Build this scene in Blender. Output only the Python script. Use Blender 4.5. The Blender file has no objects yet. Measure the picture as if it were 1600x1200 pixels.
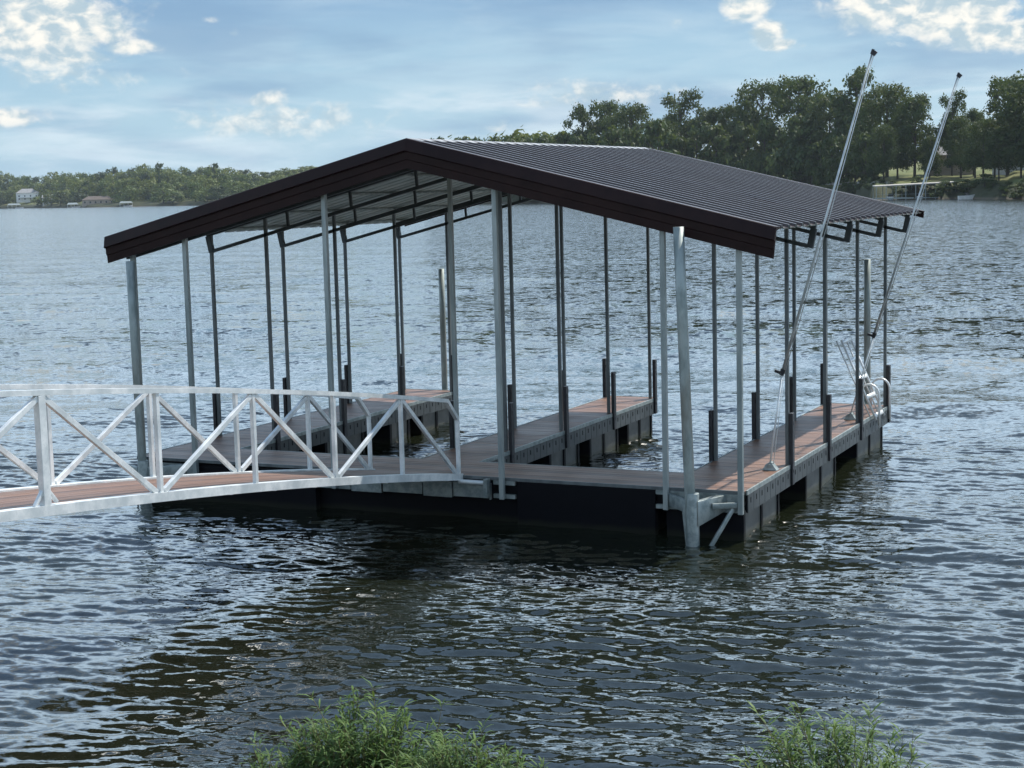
import bpy, bmesh, math, random
import numpy as np
from mathutils import Vector, Matrix

S = bpy.context.scene
COL = S.collection
# ------------------------------------------------------------------ camera
CAM = Vector((6.465, -21.058, 4.838))
YAW, PITCH, ROLL, FPX = math.radians(25.292), math.radians(-6.796), math.radians(-1.427), 2527.6
fw = Vector((math.sin(-YAW)*math.cos(PITCH), math.cos(YAW)*math.cos(PITCH), math.sin(PITCH)))
rt = Vector((math.cos(YAW), math.sin(YAW), 0)); up = rt.cross(fw)
cr = rt*math.cos(ROLL)+up*math.sin(ROLL); cu = -rt*math.sin(ROLL)+up*math.cos(ROLL)
cd = bpy.data.cameras.new("camera"); cam = bpy.data.objects.new("camera", cd); COL.objects.link(cam)
m = Matrix((cr, cu, -fw)).transposed().to_4x4(); m.translation = CAM
cam.matrix_world = m
cd.sensor_width = 36; cd.lens = FPX/1600*36; cd.clip_start = 0.1; cd.clip_end = 20000
S.camera = cam
S.render.resolution_x, S.render.resolution_y = 1024, 768
S.view_settings.view_transform = 'Standard'; S.view_settings.look = 'None'
S.view_settings.gamma = 1; S.view_settings.use_curve_mapping = False
S.view_settings.exposure = 0.95

# ------------------------------------------------------------------ node helper
class NT:
    def __init__(s, tree): s.t = tree; s.n = tree.nodes; s.l = tree.links
    def node(s, typ, **kw):
        n = s.n.new(typ)
        for k, v in kw.items(): setattr(n, k, v)
        return n
    def put(s, sock, v):
        if isinstance(v, bpy.types.NodeSocket): s.l.new(v, sock)
        elif v is not None: sock.default_value = v
    def M(s, op, a, b=None, c=None, clamp=False):
        n = s.node('ShaderNodeMath', operation=op, use_clamp=clamp)
        s.put(n.inputs[0], a)
        if b is not None: s.put(n.inputs[1], b)
        if c is not None: s.put(n.inputs[2], c)
        return n.outputs[0]
    def smooth(s, x, lo, hi, a=0., b=1.):
        n = s.node('ShaderNodeMapRange', interpolation_type='SMOOTHSTEP')
        for i, v in enumerate((x, lo, hi, a, b)): s.put(n.inputs[i], v)
        return n.outputs[0]
    def mix(s, f, a, b, typ='MIX'):
        n = s.node('ShaderNodeMix', data_type='RGBA', blend_type=typ)
        s.put(n.inputs[0], f); s.put(n.inputs[6], a); s.put(n.inputs[7], b)
        return n.outputs[2]
    def xyz(s, x, y, z):
        n = s.node('ShaderNodeCombineXYZ')
        for i, v in enumerate((x, y, z)): s.put(n.inputs[i], v)
        return n.outputs[0]
    def noise(s, vec, scale, detail=4, rough=.55, dist=0.):
        n = s.node('ShaderNodeTexNoise'); s.put(n.inputs['Vector'], vec)
        n.inputs['Scale'].default_value = scale; n.inputs['Detail'].default_value = detail
        n.inputs['Roughness'].default_value = rough; n.inputs['Distortion'].default_value = dist
        return n.outputs[0]
    def scl(s, vec, v3, rot=(0, 0, 0)):
        n = s.node('ShaderNodeMapping'); s.put(n.inputs[0], vec)
        n.inputs['Scale'].default_value = v3; n.inputs['Rotation'].default_value = rot
        return n.outputs[0]
    def ramp(s, f, stops):
        n = s.node('ShaderNodeValToRGB'); s.put(n.inputs[0], f); e = n.color_ramp.elements
        while len(e) < len(stops): e.new(.5)
        for el, (p, c) in zip(e, stops): el.position = p; el.color = (*c, 1)
        return n.outputs[0]
def rgba(c): return (c[0], c[1], c[2], 1.)

# ------------------------------------------------------------------ sun + sky
SUN_EL, SUN_AZ = math.radians(54), math.radians(24)      # azimuth clockwise from +Y: beyond the dock, to the right
sd = Vector((math.sin(SUN_AZ)*math.cos(SUN_EL), math.cos(SUN_AZ)*math.cos(SUN_EL), math.sin(SUN_EL)))
sl = bpy.data.lights.new("sun", 'SUN'); sl.energy = 3.2; sl.angle = math.radians(0.6); sl.color = (1, .95, .87)
so = bpy.data.objects.new("sun", sl); COL.objects.link(so); so.location = (0, 0, 60)
so.rotation_euler = sd.to_track_quat('Z', 'Y').to_euler()

W = bpy.data.worlds.new("World"); S.world = W; W.use_nodes = True
w = NT(W.node_tree); w.n.clear()
tc = w.node('ShaderNodeTexCoord').outputs['Generated']
sp = w.node('ShaderNodeSeparateXYZ'); w.l.new(tc, sp.inputs[0])
az = w.M('MULTIPLY', w.M('ARCTAN2', sp.outputs[0], sp.outputs[1]), 57.2958)
el = w.M('MULTIPLY', w.M('ARCSINE', sp.outputs[2]), 57.2958)
sky = w.node('ShaderNodeTexSky', sky_type='NISHITA', sun_disc=False, sun_elevation=SUN_EL, sun_rotation=SUN_AZ, altitude=200)
sky.air_density = 1.0; sky.dust_density = 1.0; sky.ozone_density = 1.5
SKYK = 0.06
skyc = w.mix(1., sky.outputs[0], (SKYK*1.0, SKYK*1.0, SKYK*1.0, 1), 'MULTIPLY')
# sky veil by elevation; bright band above the view added to light the water
veil = w.ramp(w.smooth(el, -2., 60.), [(0, (.25, .37, .445)), (.035, (.19, .305, .40)), (.056, (.128, .225, .345)), (.12, (.74, .98, 1.22)), (.27, (.78, 1.02, 1.26)), (.37, (.46, .66, .92)), (.48, (.17, .28, .45)), (1, (.12, .20, .33))])
base = w.mix(.86, skyc, veil)
# soft stratus sheets
cv = w.xyz(w.M('MULTIPLY', az, .11), w.M('MULTIPLY', el, .55), w.M('MULTIPLY', sp.outputs[2], 2.))
n1 = w.noise(cv, 1.6, 6, .55, .4)
strat = w.smooth(n1, .40, .66)
band = w.M('ADD', w.smooth(el, 4.0, 3.0), .3)
base = w.mix(w.M('MULTIPLY', w.M('MULTIPLY', strat, band), .85, clamp=True), base, (.35, .425, .47, 1))
dark = w.smooth(w.noise(cv, 1.1, 4, .5), .45, .70)
base = w.mix(w.M('MULTIPLY', w.M('MULTIPLY', dark, .55), w.smooth(el, 14., 7.)), base, (.115, .195, .30, 1))
# cumulus heaps: ellipses in azimuth / elevation, eaten away by noise
def heap(lst, noise_amp, edge):
    tot = None
    for a0, e0, sa, se, k in lst:
        da = w.M('DIVIDE', w.M('SUBTRACT', az, a0), sa); de = w.M('DIVIDE', w.M('SUBTRACT', el, e0), se)
        r2 = w.M('ADD', w.M('MULTIPLY', da, da), w.M('MULTIPLY', de, de))
        g = w.M('MULTIPLY', w.M('EXPONENT', w.M('MULTIPLY', r2, -1.)), k)
        tot = g if tot is None else w.M('MAXIMUM', tot, g)
    return tot
big = heap([(-41.4, 6.3, 3.6, 1.9, 1.2), (-40.6, 4.9, 2.6, .9, .8), (-42.2, 2.9, 1.5, .5, .9), (-38.0, 5.15, 1.4, .36, .95), (-38.4, 6.2, .25, .3, .75),
            (-35.5, 6.05, .5, .25, .62), (-34.6, 5.6, .3, .2, .5), (-33.5, 3.35, 1.3, .45, .72), (-35.2, 3.0, 1.6, .5, .5), (-33.9, 2.3, 2.4, .5, .45),
            (-16.9, 6.1, 1.1, .7, 1.05), (-16.2, 5.2, .8, .55, 1.), (-15.7, 4.75, .9, .3, .95), (-19.3, 5.6, .4, .4, .5),
            (-12.0, 6.3, 2.4, 1.4, 1.3), (-10.0, 5.5, 2.4, 1.0, 1.3), (-8.2, 4.75, 2.2, .6, 1.25), (-33.2, 2.6, 4.8, .9, .68), (-22.0, 3.3, 4.6, .7, .66), (-40, 4.2, 4., .8, .6), (-39.2, 5.7, 1.9, .9, .9), (-11.8, 4.6, 1.2, .25, .55), (-24.0, 3.0, 1.2, .3, .62), (-22.7, 3.3, .9, .3, .6), (-25.5, 2.2, 1.6, .35, .45),
            (5, 9, 9, 4, .9), (-58, 10, 9, 5, .9), (-25, 17, 12, 3.5, .75), (30, 16, 14, 5, .9), (-80, 14, 16, 6, .9), (-5, 27, 16, 5, .7), (-50, 30, 16, 6, .7), (70, 12, 20, 6, 1.), (150, 20, 40, 10, 1.), (-140, 18, 35, 9, 1.)], .5, .1)  # last row: clouds out of view, added for the light they give
cf = w.xyz(w.M('MULTIPLY', az, 1.), w.M('MULTIPLY', el, 1.5), 3.1)
fn = w.noise(cf, .95, 9, .6, .35)
mask = w.smooth(w.M('ADD', big, w.M('MULTIPLY', w.M('SUBTRACT', fn, .5), 1.3)), .36, .78)
lump = w.noise(cf, 1.3, 7, .55, .3)
ccol = w.mix(w.smooth(lump, .38, .64), (.26, .33, .37, 1), (.56, .54, .49, 1))
cstr = w.M('MULTIPLY', mask, w.smooth(big, .1, 1., .42, .95))
fin = w.mix(cstr, base, ccol)
# below the horizon
fin = w.mix(w.smooth(el, 0., -3.), fin, (.10, .14, .15, 1))
bg = w.node('ShaderNodeBackground'); w.l.new(fin, bg.inputs[0]); bg.inputs[1].default_value = 1.0
wo = w.node('ShaderNodeOutputWorld'); w.l.new(bg.outputs[0], wo.inputs[0])

# ------------------------------------------------------------------ materials
def mat(name, fn):
    mt = bpy.data.materials.new(name); mt.use_nodes = True
    h = NT(mt.node_tree); b = h.n['Principled BSDF']; fn(h, b); return mt
def setp(h, b, col=None, rough=None, metal=None, spec=None):
    if col is not None: h.put(b.inputs['Base Color'], col)
    if rough is not None: h.put(b.inputs['Roughness'], rough)
    if metal is not None: h.put(b.inputs['Metallic'], metal)
    if spec is not None: h.put(b.inputs['Specular IOR Level'], spec)
def bump(h, b, height, strength, dist=.01, normal=None):
    n = h.node('ShaderNodeBump'); n.inputs['Strength'].default_value = strength; n.inputs['Distance'].default_value = dist
    h.l.new(height, n.inputs['Height'])
    if normal is not None: h.l.new(normal, n.inputs['Normal'])
    h.l.new(n.outputs[0], b.inputs['Normal']); return n.outputs[0]
def objc(h): return h.node('ShaderNodeTexCoord').outputs['Object']
def geo(h): return h.node('ShaderNodeNewGeometry').outputs['Position']
def simple(c0, c1, scale, rough, metal=0., det=5, bs=0., sc=(1, 1, 1), spec=.5, lo=.35, hi=.65):
    def f(h, b):
        v = h.scl(objc(h), sc); n = h.noise(v, scale, det, .6)
        setp(h, b, h.mix(h.smooth(n, lo, hi), rgba(c0), rgba(c1)), None, metal, spec)
        setp(h, b, None, h.M('ADD', h.M('MULTIPLY', n, .25), rough-.12))
        if bs: bump(h, b, h.noise(v, scale*3, 4), bs)
    return f
M = {}
M['galv'] = mat('galvanised_steel', simple((.20, .24, .24), (.34, .38, .375), 9, .5, .55))
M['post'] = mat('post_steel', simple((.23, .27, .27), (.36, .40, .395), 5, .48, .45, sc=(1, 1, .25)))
M['dark_post'] = mat('dull_post_steel', simple((.10, .115, .12), (.16, .18, .185), 5, .5, .4, sc=(1, 1, .25)))  # same post steel, darkened in colour for the shade under the roof
def piling_f(h, b):
    o = objc(h); n = h.noise(h.scl(o, (1, 1, .35)), 6, 6, .6)
    c = h.mix(h.smooth(n, .35, .65), (.20, .235, .225, 1), (.36, .40, .385, 1))
    s = h.node('ShaderNodeSeparateXYZ'); h.l.new(geo(h), s.inputs[0])
    n2 = h.noise(h.scl(o, (1, 1, .2)), 2.6, 5, .6)
    mud = h.M('MULTIPLY', h.M('MULTIPLY', h.smooth(s.outputs[2], .6, 1.2), h.smooth(s.outputs[2], 3.3, 2.0)), h.smooth(n2, .38, .62), clamp=True)
    c = h.mix(h.M('MULTIPLY', mud, .75), c, (.19, .155, .11, 1))
    c = h.mix(h.smooth(s.outputs[2], .18, .02), c, (.05, .055, .04, 1))
    setp(h, b, c, .55, .35); bump(h, b, n, .15)
M['piling'] = mat('weathered_piling_steel', piling_f)
def alu_f(h, b):
    o = objc(h); n = h.noise(h.scl(o, (1, 1, 1)), 3, 6, .65); s = h.noise(o, 40, 3)
    c = h.mix(h.smooth(n, .35, .7), (.58, .62, .63, 1), (.88, .89, .88, 1))
    c = h.mix(h.M('MULTIPLY', h.smooth(s, .55, .75), .25), c, (.45, .47, .47, 1))
    setp(h, b, c, h.M('ADD', h.M('MULTIPLY', n, .25), .28), .35)
M['alu'] = mat('milled_aluminium', alu_f)
M['white'] = mat('bright_aluminium', simple((.72, .74, .74), (.86, .87, .86), 6, .35, .3))
def black_f(h, b):
    o = geo(h); n = h.noise(o, 4, 5, .6); s = h.node('ShaderNodeSeparateXYZ'); h.l.new(o, s.inputs[0])
    c = h.mix(n, (.002, .0022, .004, 1), (.005, .0055, .0085, 1))
    c = h.mix(h.M('MULTIPLY', h.smooth(h.M('ADD', s.outputs[2], h.M('MULTIPLY', n, .10)), .16, .07), .5), c, (.022, .024, .014, 1))
    setp(h, b, c, .55, 0, .12)
M['pole'] = mat('dull_aluminium_pole', simple((.42, .45, .45), (.60, .62, .61), 5, .4, .4))
M['black'] = mat('black_plastic', black_f)
M['rub'] = mat('black_bumper_rubber', simple((.010, .010, .013), (.022, .022, .027), 8, .45))
def panel_f(h, b):
    o = geo(h); n = h.noise(o, 3.2, 6, .6); n2 = h.noise(h.scl(o, (1, 1, .2)), 11, 4, .6)
    c = h.mix(h.smooth(n, .3, .7), (.030, .036, .038, 1), (.055, .063, .065, 1))
    c = h.mix(h.M('MULTIPLY', h.smooth(n2, .55, .75), .5), c, (.085, .09, .088, 1))
    setp(h, b, c, .42); bump(h, b, n2, .15)
M['panel'] = mat('grey_moulded_panel', panel_f)
def pont_f(h, b):
    o = geo(h); n = h.noise(o, 4, 6, .6); s = h.node('ShaderNodeSeparateXYZ'); h.l.new(o, s.inputs[0])
    c = h.mix(h.smooth(n, .3, .7), (.04, .045, .043, 1), (.075, .08, .075, 1))
    alg = h.smooth(h.M('ADD', s.outputs[2], h.M('MULTIPLY', n, .06)), .13, .05)
    setp(h, b, h.mix(alg, c, (.035, .038, .022, 1)), .5); bump(h, b, n, .2)
M['pont'] = mat('scuffed_float_plastic', pont_f)
def deck_f(long_axis):
    def f(h, b):
        o = geo(h); s = h.node('ShaderNodeSeparateXYZ'); h.l.new(o, s.inputs[0])
        cross = s.outputs[1] if long_axis == 'x' else s.outputs[0]
        cell = h.M('FLOOR', h.M('DIVIDE', cross, .145))
        wn = h.node('ShaderNodeTexWhiteNoise', noise_dimensions='1D'); h.l.new(cell, wn.inputs['W'])
        sc = (.6, 14, 1) if long_axis == 'x' else (14, .6, 1)
        gr = h.noise(h.scl(o, sc), 3.5, 6, .65); bl = h.noise(o, 1.3, 5, .6)
        c = h.mix(wn.outputs[0], (.080, .038, .024, 1), (.20, .102, .062, 1))
        c = h.mix(h.M('MULTIPLY', h.smooth(gr, .4, .7), .45), c, (.26, .165, .12, 1))
        c = h.mix(h.M('MULTIPLY', h.smooth(bl, .52, .72), .4), c, (.10, .065, .048, 1))
        setp(h, b, c, h.M('ADD', h.M('MULTIPLY', bl, .3), .36)); bump(h, b, gr, .12, .004)
    return f
M['deck'] = mat('brown_composite_boards', deck_f('x'))
M['gdeck'] = mat('brown_composite_gangway_boards', deck_f('y'))
def roof_f(h, b):
    o = geo(h); n = h.noise(o, 1.1, 6, .6); n2 = h.noise(h.scl(o, (.5, 6, 1)), 3, 4)
    c = h.mix(h.smooth(n, .3, .7), (.044, .027, .025, 1), (.062, .041, .037, 1))
    s = h.node('ShaderNodeSeparateXYZ'); h.l.new(o, s.inputs[0])
    wn = h.node('ShaderNodeTexWhiteNoise', noise_dimensions='1D'); h.l.new(h.M('FLOOR', h.M('DIVIDE', h.M('ADD', s.outputs[1], .25), .9144)), wn.inputs['W'])
    c = h.mix(h.M('MULTIPLY', wn.outputs[0], .3), c, (.060, .048, .046, 1))
    dust = h.smooth(h.noise(h.scl(o, (.8, 3.5, 1)), 2.2, 6, .65), .55, .8)
    c = h.mix(h.M('MULTIPLY', dust, .35), c, (.14, .12, .105, 1))
    setp(h, b, c, h.M('ADD', h.M('ADD', h.M('MULTIPLY', n2, .2), h.M('MULTIPLY', wn.outputs[0], .06)), .20)); bump(h, b, n2, .10, .01)
M['roof'] = mat('dark_brown_painted_steel', roof_f)
M['trim'] = mat('dark_brown_trim', simple((.015, .0055, .0055), (.022, .009, .0085), 2.2, .45, spec=.16))
M['lining'] = mat('galvanised_roof_underside', simple((.34, .41, .40), (.50, .56, .55), 1.5, .45, .25))
M['ridge'] = mat('ridge_flashing', simple((.22, .215, .21), (.34, .33, .33), 4, .4, .3))
M['truss'] = mat('truss_steel', simple((.035, .045, .048), (.06, .07, .075), 5, .5, .3))

def water_f(h, b):
    p = geo(h)
    s = h.node('ShaderNodeSeparateXYZ'); h.l.new(p, s.inputs[0])
    dx = h.M('ADD', s.outputs[0], 4.); dy = h.M('SUBTRACT', s.outputs[1], 2.)
    r = h.M('SQRT', h.M('ADD', h.M('MULTIPLY', dx, dx), h.M('MULTIPLY', dy, dy)))
    far = h.smooth(r, 11., 34.)
    rot = h.scl(p, (1, 1, 1), (0, 0, math.radians(-20)))
    def slopes(sc, det, amp):
        n = h.node('ShaderNodeTexNoise'); h.l.new(h.scl(rot, sc), n.inputs['Vector']); n.inputs['Scale'].default_value = 1.
        n.inputs['Detail'].default_value = det; n.inputs['Roughness'].default_value = .6; n.inputs['Distortion'].default_value = .3
        v = h.node('ShaderNodeVectorMath', operation='SUBTRACT'); h.l.new(n.outputs['Color'], v.inputs[0]); v.inputs[1].default_value = (.5, .5, .5)
        m_ = h.node('ShaderNodeVectorMath', operation='MULTIPLY'); h.l.new(v.outputs[0], m_.inputs[0]); h.l.new(h.xyz(h.M('MULTIPLY', amp, .6), amp, 0.), m_.inputs[1])
        return m_.outputs[0]
    def vadd(a, b_):
        v = h.node('ShaderNodeVectorMath', operation='ADD'); h.l.new(a, v.inputs[0]); h.l.new(b_, v.inputs[1]); return v.outputs[0]
    gust = h.smooth(h.noise(h.scl(rot, (.012, .05, 1)), 1., 4, .6), .35, .65, .8, 1.15)
    s1 = slopes((6., 13., 1), 3, h.M('ADD', .62, h.M('MULTIPLY', far, .4)))
    s2 = slopes((2.3, 2.0, 1), 3, h.M('MULTIPLY', far, h.M('MULTIPLY', gust, 1.9)))
    s3 = slopes((.6, .5, 1), 2, h.M('MULTIPLY', far, h.M('MULTIPLY', gust, .4)))
    gn = h.node('ShaderNodeNewGeometry').outputs['Normal']
    vn = h.node('ShaderNodeVectorMath', operation='NORMALIZE'); h.l.new(vadd(vadd(gn, s1), vadd(s2, s3)), vn.inputs[0])
    h.l.new(vn.outputs[0], b.inputs['Normal'])
    deep = h.noise(p, .25, 3)
    c = h.mix(deep, (.006, .009, .005, 1), (.011, .013, .007, 1))
    setp(h, b, c, h.smooth(r, 5., 150., .03, .12)); b.inputs['IOR'].default_value = 2.0
M['water'] = mat('lake_water', water_f)

def leaf_f(cols, scale=.35, trans=.25):
    def f(h, b):
        o = objc(h); n = h.noise(o, scale, 5, .65); oi = h.node('ShaderNodeObjectInfo').outputs['Random']
        n2 = h.noise(o, scale*5, 3)
        c = h.ramp(h.M('ADD', h.M('MULTIPLY', n, .7), h.M('MULTIPLY', n2, .3)), [(.36, cols[0]), (.5, cols[1]), (.64, cols[2])])
        c = h.mix(h.M('MULTIPLY', oi, .55), c, rgba(cols[3]))
        setp(h, b, c, .6, 0, .25)
        tr = h.node('ShaderNodeBsdfTranslucent'); h.l.new(h.mix(.5, c, (.16, .20, .03, 1)), tr.inputs[0])
        mx = h.node('ShaderNodeMixShader'); mx.inputs[0].default_value = trans
        h.l.new(b.outputs[0], mx.inputs[1]); h.l.new(tr.outputs[0], mx.inputs[2])
        h.l.new(mx.outputs[0], h.n['Material Output'].inputs[0])
    return f
M['leaf_oak'] = mat('oak_leaves', leaf_f([(.017, .034, .012), (.040, .070, .020), (.10, .13, .034), (.060, .080, .022)]))
M['leaf_far'] = mat('far_leaves', leaf_f([(.045, .075, .026), (.085, .125, .038), (.15, .185, .052), (.20, .20, .045)]))
M['leaf_far_dark'] = mat('far_dark_leaves', leaf_f([(.020, .036, .018), (.032, .052, .024), (.050, .072, .030), (.045, .065, .030)]))
M['leaf_pale'] = mat('pale_leaves', leaf_f([(.060, .085, .030), (.095, .125, .045), (.13, .16, .06), (.12, .14, .05)]))
M['leaf_weed'] = mat('weed_leaves', leaf_f([(.036, .080, .022), (.080, .150, .034), (.18, .26, .075), (.11, .17, .07)], 3., .3))
M['stem'] = mat('weed_stems', simple((.10, .09, .04), (.16, .13, .06), 12, .7))
M['bark'] = mat('tree_bark', simple((.035, .028, .020), (.07, .056, .042), 2., .85, bs=.4))
def land_f(h, b):
    p = geo(h); n = h.noise(p, .05, 5, .6); n2 = h.noise(p, .6, 5, .6)
    s = h.node('ShaderNodeSeparateXYZ'); h.l.new(p, s.inputs[0])
    g = h.mix(h.smooth(n, .35, .65), (.105, .125, .035, 1), (.185, .175, .070, 1))
    g = h.mix(h.M('MULTIPLY', n2, .5), g, (.07, .09, .03, 1))
    low = h.smooth(h.M('ADD', s.outputs[2], h.M('MULTIPLY', n2, 2.)), 5.6, 3.8)
    g = h.mix(low, g, h.mix(n2, (.022, .030, .012, 1), (.055, .058, .028, 1)))
    g = h.mix(h.smooth(s.outputs[2], .8, .2), g, (.10, .085, .06, 1))
    setp(h, b, g, .9, 0, .2); bump(h, b, n2, .5, .3)
M['land'] = mat('grassy_shore', land_f)
M['bank'] = mat('muddy_bank', simple((.05, .045, .028), (.09, .085, .05), 2.5, .85, bs=.5))
M['wall_white'] = mat('white_siding', simple((.62, .61, .58), (.74, .73, .70), .6, .7))
M['wall_tan'] = mat('tan_siding', simple((.30, .24, .19), (.38, .31, .25), .6, .8))
M['shingle'] = mat('grey_shingles', simple((.20, .20, .205), (.30, .30, .30), 1.2, .85))
M['shingle_brown'] = mat('brown_shingles', simple((.09, .07, .058), (.13, .105, .09), 1.2, .85))
M['glass'] = mat('dark_window_glass', simple((.02, .025, .03), (.035, .04, .05), 1., .15))
M['concrete'] = mat('pale_concrete', simple((.30, .29, .26), (.42, .40, .37), .5, .85))
M['hull'] = mat('white_boat_hull', simple((.70, .70, .69), (.78, .78, .77), 1., .3))

# ------------------------------------------------------------------ mesh builder
class MB:
    def __init__(s): s.v = []; s.f = []; s.m = []
    def add(s, vs, fs, mi=0):
        o = len(s.v); s.v += [tuple(v) for v in vs]
        for f in fs: s.f.append([i+o for i in f]); s.m.append(mi)
        return s
    def box(s, x0, x1, y0, y1, z0, z1, mi=0):
        vs = [(x, y, z) for z in (z0, z1) for y in (y0, y1) for x in (x0, x1)]
        return s.add(vs, [(0, 2, 3, 1), (4, 5, 7, 6), (0, 1, 5, 4), (2, 6, 7, 3), (0, 4, 6, 2), (1, 3, 7, 5)], mi)
    def bar(s, a, b, w, h, ref=(0, 0, 1), mi=0, bev=0.):
        a, b = Vector(a), Vector(b); d = (b-a).normalized(); r = Vector(ref)
        if abs(d.dot(r)) > .99: r = Vector((0, 1, 0))
        x = d.cross(r).normalized(); y = x.cross(d).normalized()
        if bev:
            c = [(w-bev, h), (w, h-bev), (w, -h+bev), (w-bev, -h), (-w+bev, -h), (-w, -h+bev), (-w, h-bev), (-w+bev, h)]
            c = [(p/2 if abs(p) == w else p/2, q/2) for p, q in c]
        else: c = [(w/2, h/2), (w/2, -h/2), (-w/2, -h/2), (-w/2, h/2)]
        n = len(c)
        vs = [a+x*p+y*q for p, q in c]+[b+x*p+y*q for p, q in c]
        fs = [(i, (i+1) % n, n+(i+1) % n, n+i) for i in range(n)]+[tuple(range(n-1, -1, -1)), tuple(range(n, 2*n))]
        return s.add(vs, fs, mi)
    def tube(s, pts, rad, n=12, mi=0, cap=True):
        pts = [Vector(p) for p in pts]; rad = rad if hasattr(rad, '__len__') else [rad]*len(pts)
        vs = []; px = None
        for i, p in enumerate(pts):
            d = (pts[min(i+1, len(pts)-1)]-pts[max(i-1, 0)]).normalized()
            if px is None: px = d.orthogonal().normalized()
            x = (px-d*px.dot(d)).normalized(); px = x; y = d.cross(x)
            for k in range(n):
                t = 2*math.pi*k/n; vs.append(p+(x*math.cos(t)+y*math.sin(t))*rad[i])
        fs = [(i*n+k, i*n+(k+1) % n, (i+1)*n+(k+1) % n, (i+1)*n+k) for i in range(len(pts)-1) for k in range(n)]
        if cap: fs += [tuple(range(n-1, -1, -1)), tuple(range((len(pts)-1)*n, len(pts)*n))]
        return s.add(vs, fs, mi)
    def sweep(s, prof, path_fn, closed=True, mi=0):
        # prof: list of profile points; path_fn(i, p)->3d for station i in 0..1
        n = len(prof); st = path_fn(None, None); vs = []
        for k in range(st): vs += [path_fn(k, p) for p in prof]
        fs = []
        for k in range(st-1):
            for i in range(n if closed else n-1): fs.append((k*n+i, k*n+(i+1) % n, (k+1)*n+(i+1) % n, (k+1)*n+i))
        if closed: fs += [tuple(range(n-1, -1, -1)), tuple(range((st-1)*n, st*n))]
        return s.add(vs, fs, mi)
    def build(s, name, mats, parent=None, smooth=False, bevel=0.):
        me = bpy.data.meshes.new(name); me.from_pydata(s.v, [], s.f)
        mats = mats if isinstance(mats, (list, tuple)) else [mats]
        for q in mats: me.materials.append(q)
        me.polygons.foreach_set('material_index', s.m)
        if smooth: me.polygons.foreach_set('use_smooth', [True]*len(s.f))
        bm = bmesh.new(); bm.from_mesh(me); bmesh.ops.recalc_face_normals(bm, faces=bm.faces); bm.to_mesh(me); bm.free()
        o = bpy.data.objects.new(name, me); COL.objects.link(o)
        if parent: o.parent = parent
        if bevel:
            b = o.modifiers.new('bevel', 'BEVEL'); b.width = bevel; b.segments = 2; b.limit_method = 'ANGLE'
        return o
def tag(o, label=None, cat=None, group=None, kind=None):
    for k, v in (('label', label), ('category', cat), ('group', group), ('kind', kind)):
        if v: o[k] = v
    return o
def empty(name, loc=(0, 0, 0), label=None, cat=None, group=None):
    o = bpy.data.objects.new(name, None); COL.objects.link(o); o.location = loc; o.empty_display_size = .3
    return tag(o, label, cat, group)
def copy_tree(o, parent=None):
    c = o.copy(); COL.objects.link(c); c.parent = parent
    for ch in list(o.children): copy_tree(ch, c)
    return c

# ------------------------------------------------------------------ water: one sheet, finely waved round the dock
def spectrum(L, N, lmin, lmax, slope, wdir, spread, seed, ex=-2.0):
    rng = np.random.default_rng(seed)
    k = np.fft.fftfreq(N, d=L/N)*2*np.pi; kx, ky = np.meshgrid(k, k, indexing='ij')
    kk = np.hypot(kx, ky); kk[0, 0] = 1
    lam = 2*np.pi/kk; ang = np.arctan2(ky, kx)-wdir
    A = kk**ex*np.exp(-(lam/lmax)**4)*np.exp(-(lmin/lam)**4)*(np.abs(np.cos(ang))**spread+.035)
    H = A*(rng.normal(size=kk.shape)+1j*rng.normal(size=kk.shape)); H[0, 0] = 0
    z = np.fft.ifft2(H).real; gx, gy = np.gradient(z, L/N)
    return z*slope/np.sqrt((gx**2+gy**2).mean())
def sample(z, L, X, Y):
    N = z.shape[0]; u = (X/L*N) % N; v = (Y/L*N) % N
    i = np.floor(u).astype(int) % N; j = np.floor(v).astype(int) % N; fu = u-np.floor(u); fv = v-np.floor(v)
    i2 = (i+1) % N; j2 = (j+1) % N
    return z[i, j]*(1-fu)*(1-fv)+z[i2, j]*fu*(1-fv)+z[i, j2]*(1-fu)*fv+z[i2, j2]*fu*fv
def axis(lo, hi, far_lo, far_hi, h, gr):
    mid = list(np.arange(lo, hi, h)); a = []; st = h; x = lo
    while x > far_lo: st *= gr; x -= st; a.append(x)
    b = []; st = h; x = mid[-1]
    while x < far_hi: st *= gr; x += st; b.append(x)
    return np.array(a[::-1]+mid+b)
xs = axis(-15, 8, -2700, 2700, .04, 1.035); ys = axis(-13.5, 9, -2700, 2700, .036, 1.03)
X, Y = np.meshgrid(xs, ys, indexing='ij')
WD = math.radians(-68)
zc = spectrum(19., 1024, .12, .5, .15, WD+.12, 6, 3, -1.6); zb = spectrum(47., 1024, .5, 4., .065, WD-.12, 3, 8); zf = spectrum(160., 1024, 3, 14, .035, WD, 3, 5)
hx = np.gradient(xs)[:, None]; hy = np.gradient(ys)[None, :]; hm = np.maximum(hx, hy)
ca, sa = math.cos(.35), math.sin(.35)
mod = .45+1.1*(sample(zf, 160., X*.9+31, Y*.9)/np.abs(zf).max()+.5)
Z = (sample(zc, 19., X*ca-Y*sa, X*sa+Y*ca)*np.clip(1.6-hm/.12, 0, 1)*mod
     + sample(zb, 47., X, Y)*np.clip(1.5-hm/.5, 0, 1)+sample(zf, 160., X, Y)*np.clip(1.5-hm/2.5, 0, 1))
nx, ny = len(xs), len(ys)
idx = np.arange(nx*ny).reshape(nx, ny)
quads = np.stack([idx[:-1, :-1], idx[1:, :-1], idx[1:, 1:], idx[:-1, 1:]], -1).reshape(-1, 4)
me = bpy.data.meshes.new('lake_water')
me.vertices.add(nx*ny); me.vertices.foreach_set('co', np.stack([X, Y, Z], -1).astype(np.float32).ravel())
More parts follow.
